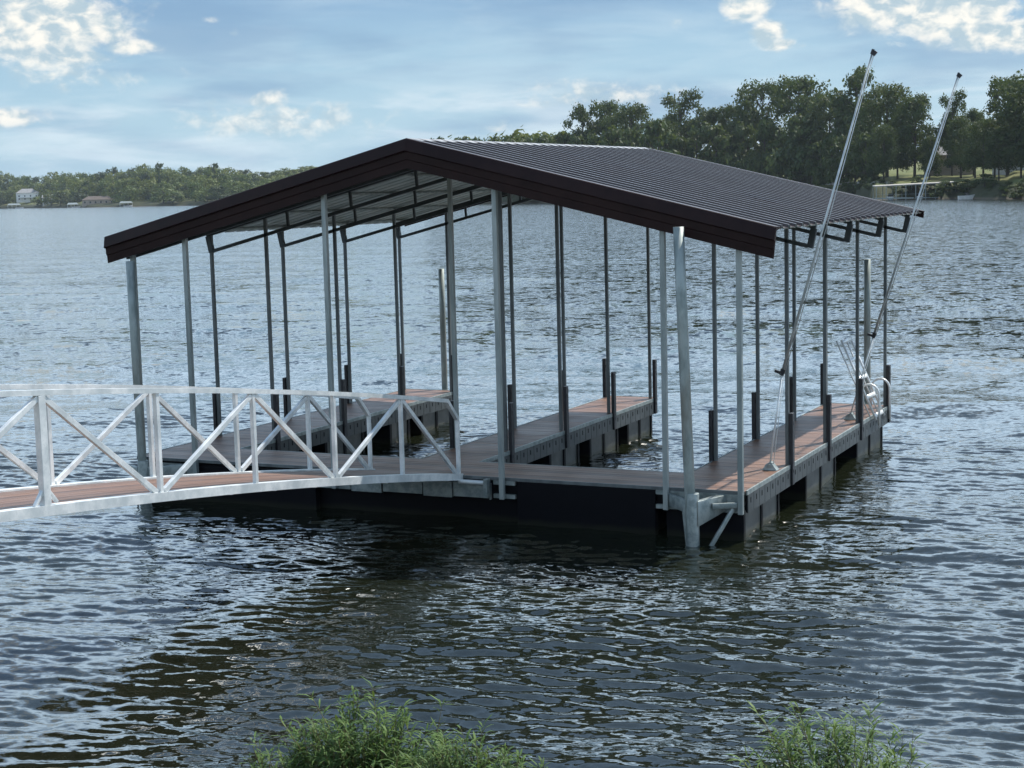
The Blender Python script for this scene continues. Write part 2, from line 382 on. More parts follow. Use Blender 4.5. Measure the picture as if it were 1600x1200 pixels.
me.loops.add(quads.size); me.loops.foreach_set('vertex_index', quads.astype(np.int32).ravel())
me.polygons.add(len(quads)); me.polygons.foreach_set('loop_start', np.arange(0, quads.size, 4, dtype=np.int32))
me.polygons.foreach_set('use_smooth', np.ones(len(quads), bool))
me.update(calc_edges=True); me.materials.append(M['water'])
wat = bpy.data.objects.new('water', me); COL.objects.link(wat); wat['kind'] = 'structure'

# ------------------------------------------------------------------ far shore terrain
def pol(azd, dist): a = math.radians(azd); return (CAM.x+dist*math.sin(a), CAM.y+dist*math.cos(a))
def az_of(px): return -25.2+math.degrees(math.atan((px-800)/FPX))
SH = [(-75, 2300), (-60, 2100), (-45, 1800), (az_of(0), 1739), (az_of(150), 1382), (az_of(300), 1262), (az_of(500), 1000), (az_of(800), 640), (az_of(1000), 575),
      (az_of(1200), 560), (az_of(1300), 500), (az_of(1370), 452), (az_of(1490), 430), (az_of(1600), 392), (0, 350), (15, 320), (35, 330), (60, 420)]
def shore(a):
    for (a0, d0), (a1, d1) in zip(SH, SH[1:]):
        if a0 <= a <= a1: t = (a-a0)/(a1-a0); return d0+(d1-d0)*t
    return SH[-1][1]
def rise(a, d):
    # height of the land d metres behind the shoreline
    f = min(1, max(0, (az_of(750)-a)/12))          # 1 = gentle far left shore, 0 = steep near right bank
    pts_r = [(0, -.6), (3, .9), (10, 3.1), (18, 4.2), (60, 6.6), (140, 9), (400, 14), (1500, 22), (5000, 25)]
    pts_l = [(0, -.6), (6, 1.6), (20, 2.6), (60, 4.2), (140, 8), (400, 16), (1500, 34), (5000, 40)]
    def ip(P):
        for (a0, b0), (a1, b1) in zip(P, P[1:]):
            if a0 <= d <= a1: return b0+(b1-b0)*(d-a0)/(a1-a0)
        return P[-1][1]
    hump = 16*math.exp(-((a-az_of(500))/2.6)**2)*min(1, d/700)
    return ip(pts_r)*(1-f)+ip(pts_l)*f+hump
def wob(a): return 4*math.sin(a*5.1)+3*math.sin(a*13.7+1)+1.5*math.sin(a*37)
b = MB(); AZ = np.arange(-75, 60.01, .25); DD = [0, 3, 6, 10, 14, 18, 30, 60, 100, 140, 250, 400, 700]
for a in AZ:
    for d in DD:
        x, y = pol(a, shore(a)+wob(a)*min(1, 1)+d); z = rise(a, d)+(math.sin(x*.11)+math.sin(y*.13+x*.05))*min(.35, d*.02)
        b.v.append((x, y, z))
nd = len(DD)
for i in range(len(AZ)-1):
    for j in range(nd-1): b.f.append([i*nd+j, (i+1)*nd+j, (i+1)*nd+j+1, i*nd+j+1]); b.m.append(0)
land = b.build('far_shore_terrain', M['land'], smooth=True); land['kind'] = 'structure'
def on_land(px, back):
    a = az_of(px); d = shore(a)+wob(a); x, y = pol(a, d+back); return x, y, rise(a, back)-.1
# bank under the camera
b = MB(); gx = np.arange(-60, 60.1, 1.0); gy = np.arange(-9.6, -60, -.8)
for x in gx:
    for y in gy:
        e = -10.1-.15*math.sin(x*1.3)-1.7*min(1, max(0, (-x-1)/2.5))+.5*min(1, max(0, (x-2.5)/3))
        d = e-y; z = (d*.33 if d < 10 else 3.3+(d-10)*.04)+.08*math.sin(x*2.1+y*1.7) if d > -.8 else -.3
        b.v.append((x, y, z))
n_ = len(gy)
for i in range(len(gx)-1):
    for j in range(n_-1): b.f.append([i*n_+j, i*n_+j+1, (i+1)*n_+j+1, (i+1)*n_+j]); b.m.append(0)
bank = b.build('near_bank_ground', M['bank'], smooth=True); bank['kind'] = 'structure'

# ------------------------------------------------------------------ boat dock
HD = .68
FX = [(-10.3, -9.1), (-5.56, -4.685), (-1.177, 0.)]     # the three fingers
FX = [(-10.3, -9.1), (-5.62, -4.62), (-1.18, 0.)]
ROWS = [2.26, 4.50, 6.74, 8.96]; YE = 9.12; YW = 1.12
RX, RZ, SLOPE, EL, ER = -4.97, 5.60, .2455, -10.5, .5
def rz(x): return RZ-SLOPE*abs(x-RX)
dock = empty('boat_dock', (-5.1, 4.5, 0), 'covered floating boat dock with three fingers under a dark brown metal gable roof', 'boat dock')
DOCKP = Vector(dock.location)
def dpart(mb, name, mt, parent=None, **k):
    # geometry is written in world coordinates; children of an offset Empty are shifted back
    o = mb.build(name, mt, parent or dock, **k)
    if parent is None: o.location = -DOCKP
    return o
# decking
def boards(x0, x1, y0, y1, z=HD, w_=.145, t=.028):
    b = MB(); y = y0
    while y < y1-.03:
        ye = min(y+w_-.008, y1); dz = random.uniform(-.0015, .0015)
        b.box(x0, x1, y, ye, z-t+dz, z+dz); y += w_
    return b
random.seed(4)
dpart(boards(-10.3, 0, 0, YW), 'walkway_deck', M['deck'])
for x0, x1 in FX:
    dpart(boards(x0+.002, x1-.002, YW+.005, YE), 'finger_deck', M['deck'])
# under-frame: dark joists, edge trims
for x0, x1 in FX:
    b = MB(); b.box(x0+.06, x1-.06, YW+.02, YE-.02, .40, .648); dpart(b, 'joist_frame', M['black'])
    for s, x in ((-1, x0), (1, x1)):
        b = MB(); ys0 = YW+.02 if not (s == 1 and x1 == 0. or s == -1 and x0 < -10) else .02
        b.box(x-.012+s*.016, x+.012+s*.016, ys0, YE, HD-.055, HD+.006)
        dpart(b, 'edge_trim', M['galv'])
    b = MB(); b.box(x0-.02, x1+.02, YE+.003, YE+.028, HD-.055, HD+.006); dpart(b, 'edge_trim', M['galv'])
b = MB(); b.box(-10.2, -.1, .05, YW-.05, .40, .648); dpart(b, 'joist_frame', M['black'])
for xa, xb in ((-9.1+.03, -5.62-.03), (-4.62+.03, -1.18-.03)):
    b = MB(); b.box(xa, xb, YW+.002, YW+.022, HD-.055, HD+.004); dpart(b, 'edge_trim', M['galv'])
b = MB(); b.box(-10.3, 0.0, -.025, -.003, HD-.045, HD+.001); dpart(b, 'edge_trim', M['dark_post'])
# slotted side boards
def side_board(x, s, ya, yb):
    b = MB(); n = max(1, round((yb-ya)/.262)); w_ = (yb-ya)/n; xa, xb = sorted((x+s*.004, x+s*.034))
    for k in range(n):
        y0 = ya+k*w_; b.box(xa, xb, y0+.006, y0+w_-.006, .375, .622)
        xs0, xs1 = sorted((x+s*.034, x+s*.037))
        b.box(xs0, xs1, y0+w_*.42, y0+w_*.42+.03, .50, .575, 1)
    xa2, xb2 = sorted((x+s*.001, x+s*.02)); b.box(xa2, xb2, ya, yb, .385, .615, 1)
    return dpart(b, 'side_board', [M['panel'], M['black']])
for fi, (x0, x1) in enumerate(FX):
    for s, x in ((-1, x0), (1, x1)):
        start = .03 if (fi == 2 and s == 1) or (fi == 0 and s == -1) else YW+.06
        edges = [start]+[r for r in ROWS]
        for ya, yb in zip(edges, edges[1:]): side_board(x, s, ya+(.07 if ya != start else 0), yb-.07)
    b = MB(); b.box(x0, x1, YE+.03, YE+.055, .375, .61); dpart(b, 'end_board', M['panel'])
# pontoons
def pontoon(x0, x1, y0, y1):
    b = MB(); b.box(x0+.05, x1-.05, y0, y1, -.35, .372)
    for y in (y0+.03, (y0+y1)/2, y1-.03):
        b.box(x0+.03, x1-.03, y-.04, y+.04, -.35, .374, 1)
    return dpart(b, 'pontoon', [M['pont'], M['black']])
for (x0, x1), segs in zip(FX, ([(1.5, 3.0), (3.9, 5.3), (6.3, 7.1), (7.6, 8.95)], [(1.3, 2.6), (3.9, 5.2), (5.7, 7.1), (7.6, 8.95)], [(.04, 1.8), (3.3, 5.2), (6.7, 8.75)])):
    for s in segs: pontoon(x0, x1, *s)
b = MB(); b.box(-10.1, -1.32, .16, YW-.06, -.35, .395); dpart(b, 'pontoon', M['black'])
b = MB(); b.box(-3.45, -1.30, -.012, .12, -.35, .632); dpart(b, 'front_float', M['black'], bevel=.02)
b = MB(); b.box(-1.1, -.06, .028, .1, -.35, .374); dpart(b, 'front_float', M['black'])
b = MB(); b.box(-10.2, -6.9, .0, .12, -.35, .60); dpart(b, 'front_float', M['black'])
# galvanised front frame
for xa, xb in ((-3.82, -3.47), (-1.29, -1.17)):
    for z in (.60, .40):
        b = MB(); b.box(xa, xb, -.02, .03, z-.03, z+.03); dpart(b, 'frame_rail', M['galv'])
for xa, xb, za, zb in ((-1.165, -.07, .375, .632), (-10.24, -9.15, .375, .60)):
    b = MB(); b.box(xa, xb, -.016, .024, za, zb)
    b.box(xa, xb, -.03, -.014, zb-.03, zb); b.box(xa, xb, -.03, -.014, za, za+.03)
    dpart(b, 'corner_plate', M['galv'])
x = -6.85; k = 0
while x < -3.85:
    w_ = [.62, .55, .7, .5, .6, .48][k % 6]; xe = min(x+w_, -3.84)
    b = MB(); b.box(x, xe-.02, -.035-.012*(k % 2), .02, .36-.02*(k % 2), .585); dpart(b, 'mount_plate', M['galv'], bevel=.006); x = xe; k += 1
b = MB(); b.tube([(-4.34, -.10, .60), (-3.92, -.10, .60)], .035, 16); dpart(b, 'hinge_pin', M['alu'], smooth=False)
b = MB(); b.box(-3.92, -3.86, -.15, -.036, .40, .66); dpart(b, 'hinge_bracket', M['galv'])

# posts
def post(x, y, z0, mt, wd=.085, dx=0):
    b = MB(); zt = rz(x)-.07; b.bar((x, y, z0), (x, y, zt), wd, wd, mi=0)
    return dpart(b, 'post', mt, bevel=.006)
def bumper(p, x, y):
    b = MB(); b.box(x-.03, x+.03, y-.055, y+.055, HD-.30, HD+.78); b.box(x-.035, x+.035, y-.025, y+.025, HD+.60, HD+.66); b.box(x-.035, x+.035, y-.025, y+.025, HD-.12, HD-.06)
    return b.build('bumper', M['rub'], p, bevel=.008)
for fi, (x0, x1) in enumerate(FX):
    for s, x in ((-1, x0), (1, x1)):
        for r in ROWS:
            lit = (fi == 1 and s == -1 and r == ROWS[0])  # lighter steel colour stands in for sky light on this post
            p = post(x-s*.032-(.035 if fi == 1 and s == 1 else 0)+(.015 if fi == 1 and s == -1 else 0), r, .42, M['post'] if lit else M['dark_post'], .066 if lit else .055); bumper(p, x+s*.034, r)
for x in (-10.12, -9.09, -6.50, -3.65, -1.115, -.035):
    post(x, -.08, .37, M['post'], .072)
# trusses (top chord, lower chord, webs and end bars), one mesh per bent
def truss(y):
    b = MB(); t = .055
    for s in (-1, 1):
        xe = RX+s*5.26
        for off, xx in ((.075, xe+s*.12), (.375, xe)):
            b.bar((RX, y, RZ-off), (xx, y, rz(xx)-off), t, t)
        b.bar((xe+s*.03, y, rz(xe)-.40), (xe+s*.09, y, rz(xe)-.12), .07, .09)
        for q in (1.2, 2.45, 3.7):
            xq = RX+s*q; b.bar((xq, y, rz(xq)-.36), (xq+s*.02, y, rz(xq)-.08), .04, .04)
    b.bar((RX, y, RZ-.42), (RX, y, RZ-.06), .07, .07)
    return dpart(b, 'truss', M['truss'])
for y in (.02, ROWS[0], ROWS[1], ROWS[2], ROWS[3]): truss(y+.0)
# purlins run front to back
for s in (-1, 1):
    for q in (.5, 1.7, 2.9, 4.1, 5.2):
        x = RX+s*q; b = MB(); b.box(x-.025, x+.025, -.15, 9.55, rz(x)-.048, rz(x)-.018); dpart(b, 'purlin', M['galv'])
# ribbed roof sheets
Y0, Y1 = -.25, 9.68
def sheet(off, lower, name, mt):
    prof = []; P = .352; y = Y0
    while y < Y1-.01:
        prof += [(y, 0), (y+.020, .040), (y+.075, .040), (y+.095, 0), (y+.22, .0)]
        y += P
    prof.append((min(y, Y1), 0))
    for s in (-1, 1):
        b = MB(); st = [RX+s*.0, RX+s*2.75, (EL if s < 0 else ER)]
        vs = [(x, py, rz(x)+pz+off) for x in st for py, pz in prof]; n = len(prof)
        fs = [(k*n+i, k*n+i+1, (k+1)*n+i+1, (k+1)*n+i) for k in range(2) for i in range(n-1)]
        b.add(vs, fs); o = dpart(b, name, mt)
sheet(0, 0, 'roof_sheet', M['roof']); sheet(-.012, 1, 'roof_lining', M['lining'])
b = MB()
for s in (-1, 1):
    b.add([(RX, Y0+.02, RZ+.040), (RX+s*.13, Y0+.02, rz(RX+.13)+.031), (RX+s*.13, Y1+.02, rz(RX+.13)+.031), (RX, Y1+.02, RZ+.040)], [(0, 1, 2, 3)])
dpart(b, 'ridge_cap', M['ridge'])
# rake trim, front and back
def rake(y0, sy, name, short=False):
    prof = [(.16, .036), (-.02, .040), (-.035, .030), (-.085, -.135), (-.070, -.150), (-.045, -.152), (-.045, -.262), (-.032, -.272), (-.032, -.392), (-.010, -.395), (-.010, -.02), (.16, .028)]
    if short: prof = [(.12, .036), (-.02, .040), (-.03, .030), (-.03, -.10), (-.01, -.10), (-.01, -.02), (.12, .028)]
    for s in (-1, 1):
        xe = (EL if s < 0 else ER)+s*.03
        def path(k, p):
            if k is None: return 2
            x = RX if k == 0 else xe+ s*(-.10*(-p[1]) if True else 0)
            return (x, y0+sy*p[0], rz(x)+p[1])
        b = MB(); b.sweep(prof, path); dpart(b, name, M['trim'])
rake(-.22, 1, 'rake_trim'); rake(Y1-.02, -1, 'rake_trim', True)

# ------------------------------------------------------------------ pilings with their sleeves
def piling(x, y, ztop, lean, r, label, sleeve):
    o = empty('piling', (x, y, 0), label, 'piling', 'steel pilings at the dock corners')
    b = MB(); b.tube([(lean[0]*t*ztop*-1*0+lean[0]*t, lean[1]*t, -1+(ztop+1)*t) for t in (0, .25, .5, .75, 1)], r, 24); b.build('pile_pipe', M['piling'], o, smooth=False)
    return o
def smooth_tube(o):
    for p in o.data.polygons: p.use_smooth = len(p.vertices) == 4
p1 = piling(-.585, -.45, 4.31, (-.17, 0), .073, 'grey-green steel piling with brown stains at the right front corner of the dock', 1)
p2 = piling(-9.84, -.45, 3.89, (-.05, 0), .07, 'steel piling under the low left eave, behind the white gangway', 1)
p3 = piling(-9.53, 9.42, 3.24, (0, 0), .063, 'short piling standing beyond the far end of the left finger', 0)
p4 = piling(-.47, 9.42, 3.40, (0, 0), .063, 'short piling standing behind the folded ladder at the far end of the right finger', 0)
for p in (p1, p2, p3, p4):
    for c in p.children: smooth_tube(c)
for sx, px in ((1, -.60), (-1, -9.84)):
    b = MB(); b.tube([(px, -.45, -.6), (px, -.45, .70)], .088, 28); b.tube([(px, -.45, .69), (px, -.45, .705)], .08, 28)
    # gusset fin and arms to the corner plate
    fx = px-sx*.086
    b.add([(fx, -.45, .60), (fx-sx*.07, -.44, .42), (fx, -.45, -.25), (fx, -.43, .60), (fx-sx*.07, -.42, .42), (fx, -.43, -.25)], [(0, 1, 2), (3, 5, 4), (0, 3, 4, 1), (1, 4, 5, 2), (2, 5, 3, 0)])
    b.bar((px-sx*.50, -.03, .52), (px-sx*.08, -.42, .50), .05, .17)
    b.add([(px+sx*.09, -.50, .60), (px+sx*.34, -.03, .62), (px+sx*.20, -.03, .62), (px+sx*.06, -.38, .60),
           (px+sx*.09, -.50, .25), (px+sx*.34, -.03, .40), (px+sx*.20, -.03, .40), (px+sx*.06, -.38, .25)],
          [(0, 1, 2, 3), (4, 7, 6, 5), (0, 4, 5, 1), (1, 5, 6, 2), (2, 6, 7, 3), (3, 7, 4, 0)])
    b.bar((px+sx*.22, -.28, .50), (px+sx*.54, -.06, .50), .05, .075)
    b.bar((px+sx*.46, -.10, .45), (px+sx*.17, -.42, -.15), .03, .06)
    o = dpart(b, 'piling_sleeve', M['galv'], bevel=.004)
    smooth_tube(o)
for px in (-9.53, -.47):
    b = MB(); b.bar((px-.16, YE+.05, .5), (px-.16, 9.56, .5), .04, .12); b.bar((px+.16, YE+.05, .5), (px+.16, 9.56, .5), .04, .12); b.bar((px-.18, 9.56, .5), (px+.18, 9.56, .5), .04, .12)
    dpart(b, 'piling_bracket', M['galv'])

# ------------------------------------------------------------------ gangway
GN, GF = -4.35, -5.85
def gz(s): return .65+.168*s-.0038*s*s if s < 11 else .65+1.848-.4598+(s-11)*.01
def gt(s): return gz(s)+1.12+.005*min(s, 9)
gw = empty('gangway', (-5.1, -4, 0), 'white aluminium truss gangway with arched rails and brown plank deck leading to the dock', 'gangway')
GP = Vector(gw.location)
def gpart(b, name, mt, parent=None, **k):
    o = b.build(name, mt, parent or gw, **k)
    if parent is None: o.location = -GP
    return o
KS = [.09, 1.78, 3.53, 5.32, 7.12, 8.92, 10.72, 12.5, 14.3]
for x, sgn in ((GN, 1), (GF, -1)):
    st = [.02]+list(np.arange(.6, 14.4, .6))+[14.4]
    b = MB()
    for s0, s1 in zip(st, st[1:]): b.bar((x, -s0, gz(s0)), (x, -s1, gz(s1)), .075, .10)
    gpart(b, 'bottom_chord', M['alu'])
    b = MB()
    for s0, s1 in zip(st[1:], st[2:]): b.bar((x-sgn*.062, -s0, gz(s0)+.02), (x-sgn*.062, -s1, gz(s1)+.02), .045, .06)
    gpart(b, 'deck_angle', M['alu'])
    tt = [.42]+list(np.arange(.9, 14.4, .6))+[14.4]
    b = MB()
    for s0, s1 in zip(tt, tt[1:]): b.bar((x, -s0, gt(s0)), (x, -s1, gt(s1)), .07, .055)
    b.bar((x, -.42, gt(.42)+.005), (x, -.09, gt(.09)-.26), .06, .055)
    gpart(b, 'top_rail', M['alu'])
    for k, s in enumerate(KS):
        b = MB(); wd = .10 if k == 5 else .055
        zt = gt(s)-.028 if k else gt(.09)-.25
        b.bar((x, -s, gz(s)+.05), (x, -s, zt), .05 if k != 5 else .07, wd, ref=(0, 1, 0))
        if k == 5:
            for q in (-1, 1): b.bar((x, -s+q*.16, gz(s)+.06), (x, -s+q*.02, gz(s)+.22), .04, .03)
        gpart(b, 'upright', M['alu'], bevel=.004)
        if k % 2 == 1:
            for j in (k-1, k+1):
                if j < len(KS):
                    sj = KS[j]; dj = .07*(1 if j < k else -1)
                    b = MB(); b.bar((x, -(s-dj*.6), gt(s)-.05), (x, -(sj+dj), gz(sj)+.06), .045, .06)
                    gpart(b, 'diagonal_brace', M['alu'], bevel=.004)
b = MB(); xw = GF+.09; n = 9; bw = (GN-.09-xw)/n; st = list(np.arange(.0, 14.4, .6))+[14.4]
for i in range(n):
    xa = xw+i*bw+.004; xb = xa+bw-.008
    for s0, s1 in zip(st, st[1:]):
        b.add([(xa, -s0, gz(s0)+.03), (xb, -s0, gz(s0)+.03), (xb, -s1, gz(s1)+.03), (xa, -s1, gz(s1)+.03),
               (xa, -s0, gz(s0)), (xb, -s0, gz(s0)), (xb, -s1, gz(s1)), (xa, -s1, gz(s1))], [(0, 1, 2, 3), (4, 7, 6, 5), (0, 3, 7, 4), (1, 5, 6, 2)])
gpart(b, 'plank_deck', M['gdeck'])
b = MB()
for s in np.arange(.4, 14.3, .9): b.bar((GF, -s, gz(s)-.035), (GN, -s, gz(s)-.035), .04, .05)
gpart(b, 'cross_beam', M['alu'])

# ------------------------------------------------------------------ mooring whips
def whip(base, kn, top, label):
    o = empty('mooring_whip', base, label, 'mooring whip', 'mooring whips on the right finger'); B = Vector(base)
    K = Vector(kn)-B; T = Vector(top)-B
    b = MB(); b.add([(-.10, -.07, .004), (.12, -.07, .004), (.12, .07, .004), (-.10, .07, .004), (-.05, -.05, .09), (.02, -.05, .13), (.02, .05, .13), (-.05, .05, .09)],
                    [(0, 3, 2, 1), (0, 1, 5, 4), (1, 2, 6, 5), (2, 3, 7, 6), (3, 0, 4, 7), (4, 5, 6, 7)])
    b.tube([(0, -.08, .07), (0, .08, .07)], .03, 12); b.build('base_bracket', M['galv'], o)
    b = MB(); b.tube([Vector((0, 0, .08)), K], .014, 10); b.tube([Vector((.05, 0, .08)), K+Vector((.03, 0, 0))], .006, 8); b.build('lower_rod', M['white'], o, smooth=True)
    d = (T-K).normalized(); nrm = Vector((d.z, 0, -d.x))
    b = MB(); b.tube([K, K.lerp(T, .35), K.lerp(T, .36), T], [.022, .020, .016, .013], 14); b.build('pole', M['pole'], o, smooth=True)
    b = MB(); b.tube([K+nrm*.036, K.lerp(T, .5)+nrm*.046, T+nrm*.028], .006, 8); b.build('line', M['pole'], o, smooth=True)
    b = MB(); b.tube([T-d*.02, T+d*.05], [.027, .02], 12); b.bar(T-d*.03+nrm*.02, T+d*.03+nrm*.05, .04, .05, ref=(0, 1, 0)); b.build('tip_pulley', M['rub'], o)
    b = MB(); b.tube([K-d*.03, K+d*.06], .034, 12); b.bar(K-nrm*.11, K+nrm*.02, .04, .04, ref=(0, 1, 0)); b.build('knuckle', M['rub'], o)
    return o
whip((-.15, 1.74, HD), (.038, 1.74, 2.115), (1.343, 1.74, 6.62), 'nearer mooring whip pole leaning right, standing on the right finger beside the first bumper')
whip((-.24, 7.10, HD), (.169, 7.10, 2.169), (1.579, 7.10, 6.58), 'farther mooring whip pole leaning right, based on the deck next to the folded ladder')

# ------------------------------------------------------------------ swim ladder (flipped up)
ld = empty('swim_ladder', (0.05, 8.1, HD), 'white tubular swim ladder flipped up at the far end of the right finger', 'ladder')
LP = Vector(ld.location)
def lp(b, n): o = b.build(n, M['white'], ld, smooth=True); o.location = -LP; return o
A, Bq = Vector((.12, 0, .62)), Vector((-.50, 0, 2.05))
for y in (7.55, 8.20):
    b = MB(); b.tube([A+Vector((0, y, 0)), Bq+Vector((0, y-.05, 0))], .021, 10); b.tube([A+Vector((-.11, y, .05)), Bq+Vector((-.09, y-.05, -.02))], .014, 10); lp(b, 'side_rail')
for t in (.05, .28, .51, .74, .97):
    p = A.lerp(Bq, t); b = MB(); b.bar(p+Vector((0, 7.55-.05*t, 0)), p+Vector((0, 8.20-.05*t, 0)), .07, .028, ref=(1, 0, .4)); lp(b, 'rung')
for y in (7.72, 8.62):
    b = MB(); pts = [(-.22, y, HD)]+[(-.22, y, 1.02)]+[(-.045-.175*math.cos(t), y, 1.05+.19*math.sin(t)) for t in np.linspace(.3, math.pi-.3, 8)]+[(.13, y, 1.02), (.13, y, .50)]
    b.tube(pts, .021, 10); lp(b, 'handrail')

# ------------------------------------------------------------------ trees
def leaf_cloud(b, rnd, lobes, n, size, mi=0):
    tot = sum(l[3]*l[4]*l[3] for l in lobes)
    for cx, cy, cz, rx_, rz_ in lobes:
        m_ = int(n*rx_*rz_*rx_/tot)+2
        for _ in range(m_):
            t = rnd.uniform(0, 2*math.pi); u = rnd.uniform(-.75, 1); q = math.sqrt(1-u*u); r = rnd.uniform(.5, 1.12) if rnd.random() < .82 else rnd.uniform(1.1, 1.5)
            d = Vector((q*math.cos(t), q*math.sin(t), u)); p = Vector((cx+d.x*rx_*r, cy+d.y*rx_*r, cz+d.z*rz_*r))
            nn = (d+Vector((rnd.gauss(0, .6), rnd.gauss(0, .6), rnd.gauss(.2, .5)))).normalized()
            a = nn.orthogonal().normalized(); c = nn.cross(a); w0 = rnd.uniform(0, 6.28)
            a, c = a*math.cos(w0)+c*math.sin(w0), c*math.cos(w0)-a*math.sin(w0)
            s = size*rnd.uniform(.6, 1.35); s2 = s*rnd.uniform(.5, .9)
            b.add([p+a*s, p+c*s2, p-a*s*.9+nn*s*.2, p-c*s2], [(0, 1, 2, 3)], mi)
def make_tree(name, seed, H, Wd, base, nlobes, nleaf, size, leafm, kind='round', loose=1., big=1.):
    rnd = random.Random(seed); root = empty(name)
    lobes = []; cz0 = H*base
    for i in range(nlobes):
        u = rnd.random()**.8; z = cz0+(H-cz0)*(.1+.84*u)
        v = (z-cz0)/(H-cz0)
        prof = {'round': math.sin(math.pi*min(1, .18+.78*v))**.6, 'vase': .45+.75*v if v < .75 else 1.05-1.6*(v-.75), 'cone': 1.05-.8*v}[kind]
        R_ = Wd/2*prof*loose; t = rnd.uniform(0, 2*math.pi); r = R_*rnd.random()**.42
        lr = Wd*rnd.uniform(.07, .17)*(1.15 if v < .5 else .9)*big; lobes.append((r*math.cos(t), r*math.sin(t), z-lr*.3, lr, lr*rnd.uniform(.6, .9)))
    b = MB(); leaf_cloud(b, rnd, lobes, nleaf, size); cr_ = b.build('crown', leafm, root)
    b = MB(); tr = H*.018+.12; lean = rnd.uniform(-.04, .04)*H
    b.tube([(0, 0, -1.5), (0, 0, .5), (lean*.3, 0, H*.3), (lean*.7, lean*.3, H*.6), (lean, 0, H*.86)], [tr*1.4, tr, tr*.8, tr*.5, tr*.15], 7)
    for l in rnd.sample(lobes, min(len(lobes), 9)):
        z0 = max(H*.2, l[2]-H*rnd.uniform(.12, .25)); b.tube([(lean*z0/H, 0, z0), (l[0]*.5, l[1]*.5, (z0+l[2])/2), (l[0], l[1], l[2])], [tr*.45, tr*.3, tr*.12], 5, cap=False)
    b.build('trunk', M['bark'], root, smooth=True)
    return root
OAK = [make_tree('oak_tree', 11+i, 24, wd, bs, int(nl*2.2), 9500, .38, M['leaf_oak'], kd, lo) for i, (wd, bs, nl, kd, lo) in enumerate(
    [(17, .16, 36, 'round', 1.), (16, .20, 32, 'vase', 1.), (19, .15, 40, 'round', 1.), (15, .24, 26, 'vase', 1.05), (16, .10, 36, 'round', .95)])]
BUSH = [make_tree('bushy_tree', 31+i, 12, 11, .04, 20, 2000, .5, M['leaf_oak'], 'round') for i in range(2)]
PALE = make_tree('pale_tree', 41, 11, 8, .08, 16, 1800, .42, M['leaf_pale'], 'round')
FAR = [make_tree('shore_tree', 51+i, 15, 15, .03 if i % 2 else .1, 20, 900, .8, M['leaf_far'], 'round', 1., 1.45) for i in range(5)]
FARD = [make_tree('shore_tree', 71+i, 15, 14, .04, 18, 900, .8, M['leaf_far_dark'], 'round', 1., 1.45) for i in range(2)]
protos_used = set()
def put(proto, x, y, z, h, wfac, rnd, label, cat, group, name=None):
    if proto.name not in protos_used: o = proto; protos_used.add(proto.name)
    else: o = copy_tree(proto)
    H0 = {'oak': 24, 'bus': 12, 'pal': 11, 'sho': 15}[proto.name[:3]]
    k = h/H0; o.location = (x, y, z); o.scale = (k*wfac, k*wfac, k); o.rotation_euler = (0, 0, rnd.uniform(0, 6.28))
    tag(o, label, cat, group); return o
rnd = random.Random(77)
def hpix(px, py, dist):      # height above water seen at picture height py, at this distance
    hor = 318.8-.0243*px+0*dist; return CAM.z+(hor-py)/FPX*dist
# right shore, back row: picture column, top, metres behind the shoreline, width factor, kind
R_BACK = [(915, 166, 45, .7, 3), (952, 158, 55, .75, 1), (990, 162, 50, .8, 2), (1066, 143, 48, .75, 3), (1035, 186, 42, .8, 0), (1110, 172, 50, .8, 4), (1150, 165, 48, .75, 1),
          (1192, 126, 50, .75, 2), (1250, 122, 52, .8, 1), (1296, 146, 44, .8, 0), (1338, 110, 50, .8, 3), (1385, 134, 46, .8, 0), (1428, 152, 48, .75, 4), (1486, 148, 56, .5, 3),
          (1520, 176, 60, .7, 4), (1572, 128, 44, .8, 1), (1625, 118, 40, .9, 2), (1680, 120, 40, .9, 0)]
ORD = lambda n: '%d%s' % (n, 'th' if 10 < n % 100 < 14 else {1: 'st', 2: 'nd', 3: 'rd'}.get(n % 10, 'th'))
LB = {915: 'gappy oak at the left end of the tall right shore trees, above the ridge end', 1066: 'slender oak with a tufted top rising alone left of the tall oak pair',
      1192: 'tall dark open-crowned oak, left one of the pair midway along the right shore', 1250: 'tall dark broad-crowned oak, right one of the pair midway along the right shore',
      1338: 'tallest oak on the right shore, its top directly behind the nearer whip pole', 1486: 'narrow lighter tree showing in the gap right of the farther whip pole',
      1572: 'big dark oak at the right edge of the photograph'}
for qi, (px, py, bk, wf, kd) in enumerate(sorted(R_BACK)):
    x, y, z = on_land(px, bk); d = math.hypot(x-CAM.x, y-CAM.y); h = hpix(px, py, d)-z
    lab = LB.get(px)
    put(OAK[kd], x, y, z, h, wf*rnd.uniform(1.0, 1.15), rnd, lab or 'tall dark oak, %s from the left in the skyline row of the right shore' % ORD(qi+1), 'tree', 'oak trees along the right shore')
for qi, px in enumerate(range(700, 1290, 26)):              # lower front row down to the bank
    x, y, z = on_land(px+rnd.uniform(-6, 6), rnd.uniform(10, 22)); d = math.hypot(x-CAM.x, y-CAM.y)
    top = 212 if px < 860 else (196 if px < 1100 else 190); top += rnd.uniform(-6, 22)
    if px in range(700, 760): top = 218
    put(BUSH[rnd.randrange(2)], x, y, z, hpix(px, top, d)-z, rnd.uniform(.6, .85), rnd, 'dense lower tree, %s from the left in the row beneath the tall oaks' % ORD(qi+1), 'tree', 'lower trees on the right bank')
